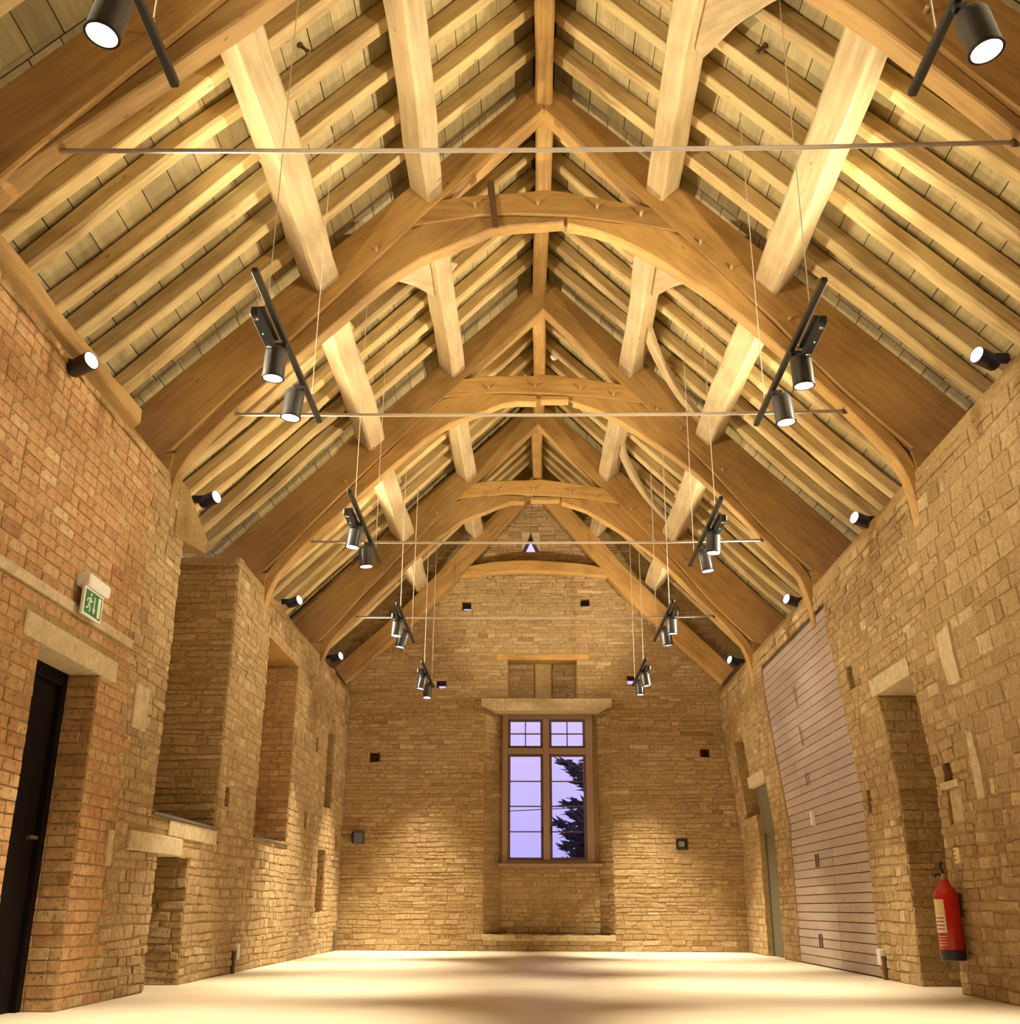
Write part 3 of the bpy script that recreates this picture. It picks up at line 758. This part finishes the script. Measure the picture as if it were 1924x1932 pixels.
def curved_brace(pts, w, th, side, label):
    """brace lying in the roof slope; pts = (u, y, width)"""
    secs = []; P = resample([(p[0], p[1], p[2]) for p in pts], 14)
    for i, p in enumerate(P):
        q0 = P[max(0, i-1)]; q1 = P[min(13, i+1)]; d = Vector((q1.x-q0.x, q1.y-q0.y)).normalized(); n = Vector((-d.y, d.x)); h_ = p.z/2
        c = lambda s, dd: slope_pt(side, p.x+n.x*h_*s, p.y+n.y*h_*s, dd)
        secs.append(oct_section(c(-1, w), c(1, w), c(1, w+th), c(-1, w+th), .01))
    vs, fs = loft(secs)
    e = frame(vs[0], vs[-1]-vs[0], (side*A2, 0, A2)); inv = e.inverted()
    o = fix_normals(obj('wind_brace', [inv @ v for v in vs], fs, M['oak_pale'], None, mw=e))
    return tag(o, label, 'brace', 'wind braces')
uu = lambda x, side: (XC-x)/A2 if side < 0 else (x-XC)/A2
curved_brace([(uu(-1.68, -1), 8.15, .30), (uu(-1.38, -1), 8.55, .30), (uu(-1.13, -1), 9.05, .33), (uu(-.94, -1), 9.5, .42)], -.17, .075, -1, 'short curved oak brace from the second truss up to the upper left purlin')
curved_brace([(uu(2.02, 1), 8.15, .30), (uu(1.72, 1), 8.55, .30), (uu(1.47, 1), 9.05, .33), (uu(1.28, 1), 9.5, .42)], -.17, .075, 1, 'short curved oak brace from the second truss up to the upper right purlin')
curved_brace([(uu(2.02, 1), 4.83, .30), (uu(1.72, 1), 5.23, .30), (uu(1.47, 1), 5.73, .33), (uu(1.28, 1), 6.2, .42)], -.17, .075, 1, 'short curved oak brace at the top edge beside the nearest upper right purlin')
curved_brace([(uu(1.25, 1), 9.80, .10), (uu(1.32, 1), 10.2, .13), (uu(1.46, 1), 10.6, .14), (uu(1.62, 1), 10.88, .14), (uu(1.82, 1), 11.12, .14), (uu(2.1, 1), 11.30, .12)], -.13, .07, 1, 'long bowed oak brace on the right slope down to the third truss')
curved_brace([(uu(1.28, 1), 13.2, .10), (uu(1.40, 1), 13.8, .13), (uu(1.58, 1), 14.2, .14), (uu(1.80, 1), 14.45, .14), (uu(2.10, 1), 14.62, .12)], -.13, .07, 1, 'long bowed oak brace on the right slope down to the fourth truss')

# wall plate timbers
def plate(p0, p1, w, d, label):
    o = beam('wall_plate', p0, p1, w, d, (0, 0, 1), M['oak'], None, jit=.014, seg=14, ch=.095); return tag(o, label, 'beam')
plate((XL-.12, 3.2, 3.80), (XL-.12, 7.10, 3.80), .32, .30, 'rough rounded oak wall plate on the left wall head near the viewer')

# tie rods
for i, y in enumerate(YT):
    b = MB(); b.tube([(-2.68, y+.1, 4.44), (-1.2, y+.1, 4.425), (.2, y+.1, 4.42), (1.5, y+.1, 4.425), (2.66, y+.1, 4.45)], .014 if i else .013, 8)
    o = b.build('tie_rod', M['steel'], None, True)
    tag(o, ['thin steel tie rod across the nearest truss, high in the picture', 'thin steel tie rod across the second truss from the viewer', 'thin steel tie rod across the third truss from the viewer', 'thin steel tie rod across the fourth truss, lowest in the picture'][i], 'tie rod', 'steel tie rods')
    for x in (-2.66, 2.64):
        e = MB(); e.tube([(x-.05, y+.1, 4.445), (x+.05, y+.1, 4.445)], .022, 8); e.build('end_nut', M['rust'], o)

# ================================================================== LAMPS
def spot_light(name, loc, d, power, size, par, blend=.6, rad=.045):
    l = bpy.data.lights.new(name, 'SPOT'); l.energy = power; l.spot_size = math.radians(size); l.spot_blend = blend; l.shadow_soft_size = rad; l.color = WARM
    o = bpy.data.objects.new(name, l); d = Vector(d).normalized()
    mw = Matrix.Translation(loc) @ d.to_track_quat('-Z', 'Y').to_matrix().to_4x4()
    return link(o, mw, par)

_can = {}
def can_mesh(key, fn):
    if key not in _can: _can[key] = fn()
    return _can[key]
def spot_can(par, top, d, yaw=0):
    """cylinder spot: top centre and axis direction"""
    d = Vector(d).normalized(); mw = frame_z(top, -d)
    def body():
        b = MB(); b.lathe([(.030, 0.0), (.052, -.004), (.064, -.022), (.066, -.05), (.066, -.20), (.058, -.20), (.056, -.185), (.03, -.18)], 28, cap0=False, cap1=False); b.lathe([(.030, 0.0), (.02, .004)], 28, cap0=False); 
        return fix_mesh(b, 'spot_body', M['can'], True)
    def lens():
        b = MB(); b.lathe([(.0575, -.190), (.05, -.194), (.02, -.196)], 28, cap0=False); return fix_mesh(b, 'lens', M['lamp'])
    def rim():
        b = MB(); b.lathe([(.066, -.192), (.069, -.196), (.069, -.206), (.0585, -.206), (.0585, -.192)], 28, cap0=False, cap1=False); return fix_mesh(b, 'rim', M['black'])
    o = link(bpy.data.objects.new('spot_head', can_mesh('body', body)), mw, par)
    link(bpy.data.objects.new('lens', can_mesh('lens', lens)), mw, o)
    link(bpy.data.objects.new('rim', can_mesh('rim', rim)), mw, o)
    return o, Vector(top)+d*.215
def fix_mesh(b, name, m, smooth=False):
    me = mesh(name, b.v, b.f, m, smooth)
    bm = bmesh.new(); bm.from_mesh(me); bmesh.ops.recalc_face_normals(bm, faces=bm.faces); bm.to_mesh(me); bm.free()
    if smooth:
        me.set_sharp_from_angle(angle=math.radians(40))
    return me

def track(x, z, y0, y1, spots, side, label):
    t = empty('track_light', (x, (y0+y1)/2, z), label, 'track light', 'hanging track lights')
    b = MB(); b.box(x-.019, x+.019, y0, y1, z-.018, z+.018, .006); b.build('track_bar', M['black'], t)
    b = MB(); yb = y0+.34; b.box(x+side*.075-.028, x+side*.075+.028, yb, yb+.42, z-.085, z-.025, .008); b.box(x+side*.045-.02, x+side*.045+.02, yb+.02, yb+.40, z-.03, z-.018); d = b.build('driver_box', M['black'], t)
    e = MB(); e.lathe([(.004, 0), (.003, -.004)], 8, Matrix.Translation((x+side*.075, yb+.22, z-.086))); e.build('led', M['led'], d)
    for q in (.05, .38):
        e = MB(); e.lathe([(.014, 0), (.012, -.006)], 10, Matrix.Translation((x+side*.075, yb+q, z-.086))); e.build('end_screw', M['chrome'], d)
    for yw in (y0+.33, y1-.31):
        xt = x+R(.0, .02); zt = (ZL(xt) if side < 0 else ZR(xt))+.16
        e = MB(); e.tube([(x, yw, z+.018), (xt, yw+.01, zt)], .0032 if y0 < 11 else .0048, 6); e.build('suspension_wire', M['steel'], t)
        e = MB(); e.lathe([(.009, .018), (.009, .05), (.003, .065)], 8, Matrix.Translation((x, yw, z))); e.build('wire_grip', M['chrome'], t)
    for ys, d, pw in spots:
        d = Vector(d).normalized(); xs = x+side*.05
        e = MB(); e.box(min(x, xs)-.012, max(x, xs)+.012, ys-.018, ys+.018, z-.045, z-.012, .004); e.build('spot_bracket', M['black'], t)
        o, tip = spot_can(t, (xs, ys, z-.045), d)
        spot_light('spot_beam', tip, d, DOWN_W*pw, 58, t, .85, .05)
ZT = 3.90; xl, xr_ = -1.50, 1.66
NMS = ['nearest the viewer, one spotlight in view at the top corner', 'second from the viewer', 'third from the viewer', 'fourth from the viewer', 'farthest, in front of the gable wall']
LSP = [(1.72, 3.69, [(2.62, (-.12, -.02, -1), 1), (3.16, (-.16, -.05, -1), 1)]), (5.11, 7.09, [(5.92, (-.05, .05, -1), 1), (6.50, (-.10, .0, -1), 1)]),
       (8.48, 10.46, [(9.24, (-.13, .02, -1), 1.2), (9.82, (.08, .05, -1), 1.1)]), (12.05, 14.0, [(12.62, (-.10, .0, -1), 1.2), (13.22, (-.20, .05, -1), 1.5)]),
       (15.20, 17.1, [(15.95, (-.20, .02, -1), 1.5), (16.68, (-.02, -.07, -1), 2.0)])]
RSP = [(1.75, 3.78, [(2.62, (.12, -.02, -1), 1), (3.28, (.16, -.05, -1), 1)]), (5.24, 7.17, [(6.05, (.05, .05, -1), 1), (6.60, (.10, .0, -1), 1)]),
       (8.66, 10.6, [(9.42, (-.05, .02, -1), 1.1), (9.98, (.14, .05, -1), 1.2)]), (11.95, 13.9, [(12.50, (.03, .1, -1), 1), (13.10, (.12, .1, -1), 1)]),
       (15.0, 16.95, [(15.70, (.14, .04, -1), 1.4), (16.40, (.02, .03, -1), 2.0)])]
for i, (a, b_, sp) in enumerate(LSP): track(xl, ZT, a, b_, sp, -1, 'left hanging black track light '+NMS[i])
for i, (a, b_, sp) in enumerate(RSP): track(xr_, ZT, a, b_, sp, 1, 'right hanging black track light '+NMS[i])

def uplight(pos, d, side, label, aim, pw=1.0):
    t = empty('uplight', pos, label, 'spotlight', 'wall top uplights')
    d = Vector(d).normalized(); p = Vector(pos); mw = frame_z(p, d)
    def body():
        b = MB(); b.lathe([(.02, -.10), (.05, -.095), (.058, -.08), (.060, .07), (.054, .07), (.052, .06)], 24, cap1=False); return fix_mesh(b, 'uplight_body', M['black'], True)
    def face():
        b = MB(); b.lathe([(.053, .060), (.045, .066), (.02, .07)], 24, cap0=False); return fix_mesh(b, 'uplight_lens', M['lamp'])
    o = link(bpy.data.objects.new('lamp_body', can_mesh('ub', body)), mw, t)
    link(bpy.data.objects.new('lens', can_mesh('uf', face)), mw, o)
    e = MB(); e.box(pos[0]+side*.05, pos[0]+side*.16, pos[1]-.025, pos[1]+.025, pos[2]-.03, pos[2]+.03, .006); e.build('bracket', M['black'], t)
    spot_light('uplight_beam', p+d*.09, aim, UPLIGHT_W*pw, 114, t, .6, .05)
UL = [(5.98, 3.78), (8.80, 3.95), (12.42, 4.02), (15.45, 4.02)]
UR = [(6.40, 4.02), (9.28, 3.92), (12.02, 3.92), (15.70, 4.02)]
UN = ['nearest the viewer', 'second from the viewer', 'third from the viewer', 'farthest from the viewer']
for i, (y, z) in enumerate(UL): uplight((XL+.10, y, z), (.86, -.40, .18), -1, 'small black uplight on the left wall head, '+UN[i], (.88, .0, .47), .75 if i == 3 else 1)
for i, (y, z) in enumerate(UR): uplight((3.02, y, z), (-.86, -.40, .18), 1, 'small black uplight on the right wall head, '+UN[i], (-.88, .0, .47), .75 if i == 3 else 1)
# the run of uplights goes on behind the viewer
for y in (3.1,):
    for side, x in ((-1, XL+.10), (1, 3.02)):
        uplight((x, y, 4.0), (-side*.9, -.2, .3), side, 'small black uplight on the %s wall head, in the near bay above the viewer' % ('left' if side < 0 else 'right'), (-side*.88, 0, .47), .75)

# ================================================================== SMALL THINGS
# emergency exit sign
ex = empty('exit_sign', (XL, 6.72, 2.45), 'small green running man exit sign on a white housing over the dark door', 'sign')
b = MB(); b.box(XL, XL+.10, 6.555, 6.90, 2.515, 2.60, .012); b.build('housing', M['white'], ex)
b = MB(); b.box(XL+.055, XL+.075, 6.545, 6.855, 2.335, 2.513, .002); pn = b.build('panel', M['signwhite'], ex)
def sgn(name, poly, m, dpt):
    y0, z0 = 6.55, 2.34; W_, H_ = .30, .168
    b = MB(); b.prism([(y0+p[0]*W_, z0+p[1]*H_) for p in poly], lambda s, t: Vector((XL+.0751, s, t)), lambda s, t: Vector((XL+.0751+dpt, s, t)))
    return fix_normals(b.build(name, M[m], pn))
sgn('green_field', [(.05, .05), (.95, .05), (.95, .95), (.05, .95)], 'green', .0015)
def man():
    b = MB(); y0, z0 = 6.55, 2.34; W_, H_ = .30, .168
    P3 = lambda x, z: (XL+.0775, y0+x*W_, z0+z*H_)
    def limb(pts, r): b.tube([P3(*p) for p in pts], r, 6)
    b.lathe([(.0105, -.001), (.0105, .001)], 12, Matrix.Translation(P3(.33, .82)) @ Matrix.Rotation(math.pi/2, 4, 'Y'))
    limb([(.30, .68), (.25, .45)], .009); limb([(.30, .66), (.18, .62), (.13, .50)], .0045); limb([(.30, .66), (.38, .55), (.44, .60)], .0045)
    limb([(.25, .45), (.33, .33), (.30, .14)], .006); limb([(.25, .45), (.20, .28), (.10, .24)], .006)
    b.build('running_man', M['signwhite'], pn)
man()
sgn('arrow', [(.52, .80), (.57, .80), (.57, .34), (.62, .34), (.545, .14), (.47, .34), (.52, .34)], 'signwhite', .003)
sgn('doorway', [(.74, .88), (.88, .88), (.88, .10), (.74, .10)], 'signwhite', .003)

# fire extinguisher on the right wall
fx, fy = 3.27-.105, 8.74
ext = empty('fire_extinguisher', (fx, fy, .26), 'red fire extinguisher with a cream label hung beside the tall doorway', 'extinguisher')
T = Matrix.Translation((fx, fy, 0))
b = MB(); b.lathe([(.05, .30), (.088, .31), (.09, .33), (.09, .68), (.084, .72), (.066, .755), (.042, .775), (.034, .80), (.034, .815)], 32, T); fix_normals(b.build('cylinder', M['red'], ext, True))
b = MB(); b.lathe([(.07, .245), (.091, .25), (.0925, .29), (.0925, .322), (.088, .324)], 32, T); fix_normals(b.build('base_ring', M['black'], ext))
def wrap(name, a0, a1, z0, z1, r, m, par):
    vs = []; fs = []; n = 10
    for k in range(n+1):
        a = math.radians(a0+(a1-a0)*k/n)
        for rr in (r, r+.0012):
            for z in (z0, z1): vs.append((fx+rr*math.cos(a), fy+rr*math.sin(a), z))
    for k in range(n):
        i = k*4; j = i+4; fs += [(i+2, j+2, j+3, i+3), (i, i+1, j+1, j), (i+1, i+3, j+3, j+1), (i, j, j+2, i+2)]
    fs += [(0, 2, 3, 1), (n*4, n*4+1, n*4+3, n*4+2)]
    return fix_normals(obj(name, vs, fs, M[m], par))
wrap('label', 168, 236, .575, .675, .0903, 'cream', ext)['label'] = 'cream label band'
wrap('label', 168, 236, .44, .573, .0903, 'labelwhite', ext)['label'] = 'white instruction label'
for k in range(4): wrap('label_line', 172, 232, .352+k*.02, .356+k*.02, .0903, 'labelwhite', ext)
for k in range(4): wrap('text_line', 176, 228, .462+k*.026, .470+k*.026, .0912, 'red', ext)
b = MB(); b.lathe([(.022, .81), (.022, .85), (.014, .86)], 16, T); b.build('valve', M['brass'], ext)
b = MB(); b.tube([(fx, fy, .845), (fx-.045, fy, .855), (fx-.075, fy, .835)], .010); b.build('lever', M['black'], ext)
b = MB(); b.tube([(fx, fy, .855), (fx-.02, fy-.0, .905), (fx-.005, fy, .945)], .013); b.build('handle', M['black'], ext)
b = MB(); b.box(fx+.09, 3.279, fy-.03, fy+.03, .55, .72, .004); b.build('wall_bracket', M['rust'], ext)
cd = MB(); cd.box(xr(.95)-.028, xr(.95)+.004, 8.60, 8.71, .93, 1.045, .002); cd = tag(cd.build('notice_card', M['cream'], None), 'small cream notice card fixed above the fire extinguisher', 'sign')
for k in range(3):
    b = MB(); b.box(xr(.95)-.0295, xr(.95)-.028, 8.67-.0, 8.70, .95+k*.032, .962+k*.032); b.build('printed_mark', M['red'], cd)

def socket_box(x, y, side, label):
    t = empty('socket_box', (x, y, .1), label, 'socket')
    b = MB(); b.box(x, x+side*.05, y-.045, y+.045, .12, .26, .006); b.build('box', M['labelwhite'], t)
    b = MB(); b.tube([(x+side*.025, y-.10, 0.0), (x+side*.025, y-.10, .20)], .022, 8); b.build('conduit', M['rust'], t)
    b = MB(); b.box(x+side*.01, x+side*.04, y-.10, y-.045, .17, .20, .004); b.build('conduit_elbow', M['rust'], t)
socket_box(XL-.005, 11.35, 1, 'small pale socket box low on the left wall near the floor')
socket_box(3.285, 10.85, -1, 'small pale socket box low on the right wall beside the tall doorway')
b = MB(); b.box(XL-.005, XL+.05, 17.0, 17.12, .02, .28, .006); tag(b.build('floor_box', M['greydoor'], None), 'small grey metal box at the foot of the far left corner', 'box')

# smoke detector by the ridge
sd = empty('smoke_detector', (.37, 13.0, 7.55), 'round white smoke detector beside the ridge beam', 'detector')
mw = frame((.37, 13.0, ZR(.37)-.0), (0, 1, 0), Vector((-A2, 0, -A2)))
b = MB(); b.lathe([(.055, -.10), (.055, .0), (.05, .015)], 20, mw); b.build('base', M['white'], sd)
b = MB(); b.lathe([(.040, .015), (.045, .03), (.025, .045)], 20, mw); b.build('sensor', M['white'], sd)
for side, y, x, lb in ((-1, 5.96, -1.58, 'left'), (1, 6.19, 1.72, 'right')):
    u = uu(x, side) if False else ((XC-x)/A2 if side < 0 else (x-XC)/A2)-.14
    mw = frame(slope_pt(side, u, y, .146), (0, 1, 0), Vector((-side*A2, 0, -A2)))
    t = MB(); t.lathe([(.022, 0), (.022, .012), (.012, .014), (.012, .07), (.017, .075), (.017, .10)], 12, mw)
    tag(t.build('cable_gland', M['rust'], None), f'tiny dark fitting on the {lb} roof boards near the viewer', 'fitting')

# boxes on the gable wall
sp = empty('wall_speaker', (-2.61, YF-.02, 1.53), 'small blue grey cube speaker low on the gable wall at left', 'speaker')
b = MB(); b.box(-2.70, -2.52, YF-.11, YF+.02, 1.525, 1.70, .012); b.build('cabinet', M['black'], sp)
b = MB(); b.box(-2.665, -2.525, YF-.122, YF-.108, 1.54, 1.685, .006); b.build('grille', M['bluegrey'], sp)
vb = empty('wall_box', (2.36, YF, 1.46), 'square black framed box in the gable wall at right', 'box')
for x0, x1, z0, z1 in ((2.27, 2.30, 1.45, 1.61), (2.42, 2.45, 1.45, 1.61), (2.30, 2.42, 1.58, 1.61), (2.30, 2.42, 1.45, 1.48)):
    b = MB(); b.box(x0, x1, YF-.03, YF+.03, z0, z1, .003); b.build('box_rim', M['black'], vb)
b = MB(); b.box(2.31, 2.41, YF+.03, YF+.10, 1.49, 1.575, .004); b.build('face_plate', M['labelwhite'], vb)
b = MB(); b.box(3.27-.06, 3.285, 11.50, 11.56, 2.30, 2.42, .005); tag(b.build('door_sensor', M['white'], None), 'small white sensor box high on the near edge of the lilac boarded door', 'sensor')

# ================================================================== OUTSIDE
tr = empty('conifer_tree', (2.3, 30, -1), 'dark conifer seen through the right half of the window', 'tree')
b = MB(); b.tube([(2.3, 30, -1.5), (2.3, 30, 3), (2.25, 30, 7.0)], [.22, .16, .05], 8); b.build('trunk', M['bark'], tr)
nb = MB(); rr = random.Random(3)
def spray(p, d, L):
    d = Vector(d).normalized()
    for k in range(int(L*60)):
        q = Vector(p)+d*(L*k/int(L*60))+Vector((rr.uniform(-.05, .05), rr.uniform(-.1, .1), rr.uniform(-.06, .06)))
        e = (d+Vector((rr.uniform(-.9, .5), rr.uniform(-.9, .9), rr.uniform(-.5, .8)))).normalized()
        n = e.cross(Vector((rr.uniform(-1, 1), rr.uniform(-1, 1), rr.uniform(-1, 1)))).normalized(); ln = rr.uniform(.16, .34); w = rr.uniform(.04, .08)
        m_ = n.cross(e)*w*.5
        nb.add([q-n*w, q+n*w, q+e*ln, q+e*ln*.3+m_], [(0, 1, 2), (0, 3, 2), (1, 2, 3), (0, 1, 3)])
TIP = [(.82, 4.35), (1.15, 4.1), (.95, 3.26), (.63, 2.71), (.84, 2.20), (1.2, 3.3), (1.05, 2.95), (1.05, 2.55), (1.35, 2.0), (1.0, 1.75), (1.3, 2.35), (.95, 1.2), (1.5, 4.6), (1.3, 2.9)]
for x, z in TIP:
    bz = z-.55*(2.3-x)*.5
    for k in range(3): spray((2.3, 30+rr.uniform(-.5, .5), bz-.25*k), (x-2.3, rr.uniform(-.5, .5), z-bz+.12*k), (2.3-x)*(1-.13*k))
for k in range(46):
    a = rr.uniform(0, 6.28); z = rr.uniform(-.5, 6.0); L = rr.uniform(.6, 1.2)*(1 if z < 3.2 else .6)
    if math.cos(a) < -.2: L *= .8
    spray((2.3, 30, z), (math.cos(a), math.sin(a), .15), L)
o = nb.build('foliage', M['needles'], tr); o['kind'] = 'stuff'
b = MB(); b.tube([(-6, 33, 3.05), (0, 33, 3.32), (6, 33, 3.62)], .012, 6); tag(b.build('overhead_wire', M['bark'], None), 'thin overhead wire crossing the dusk sky behind the window', 'wire')
mb = MB(); mb.box(-40, 40, YF+1.0, 90, -1.3, -1.0); struct(mb.build('ground', M['needles']))
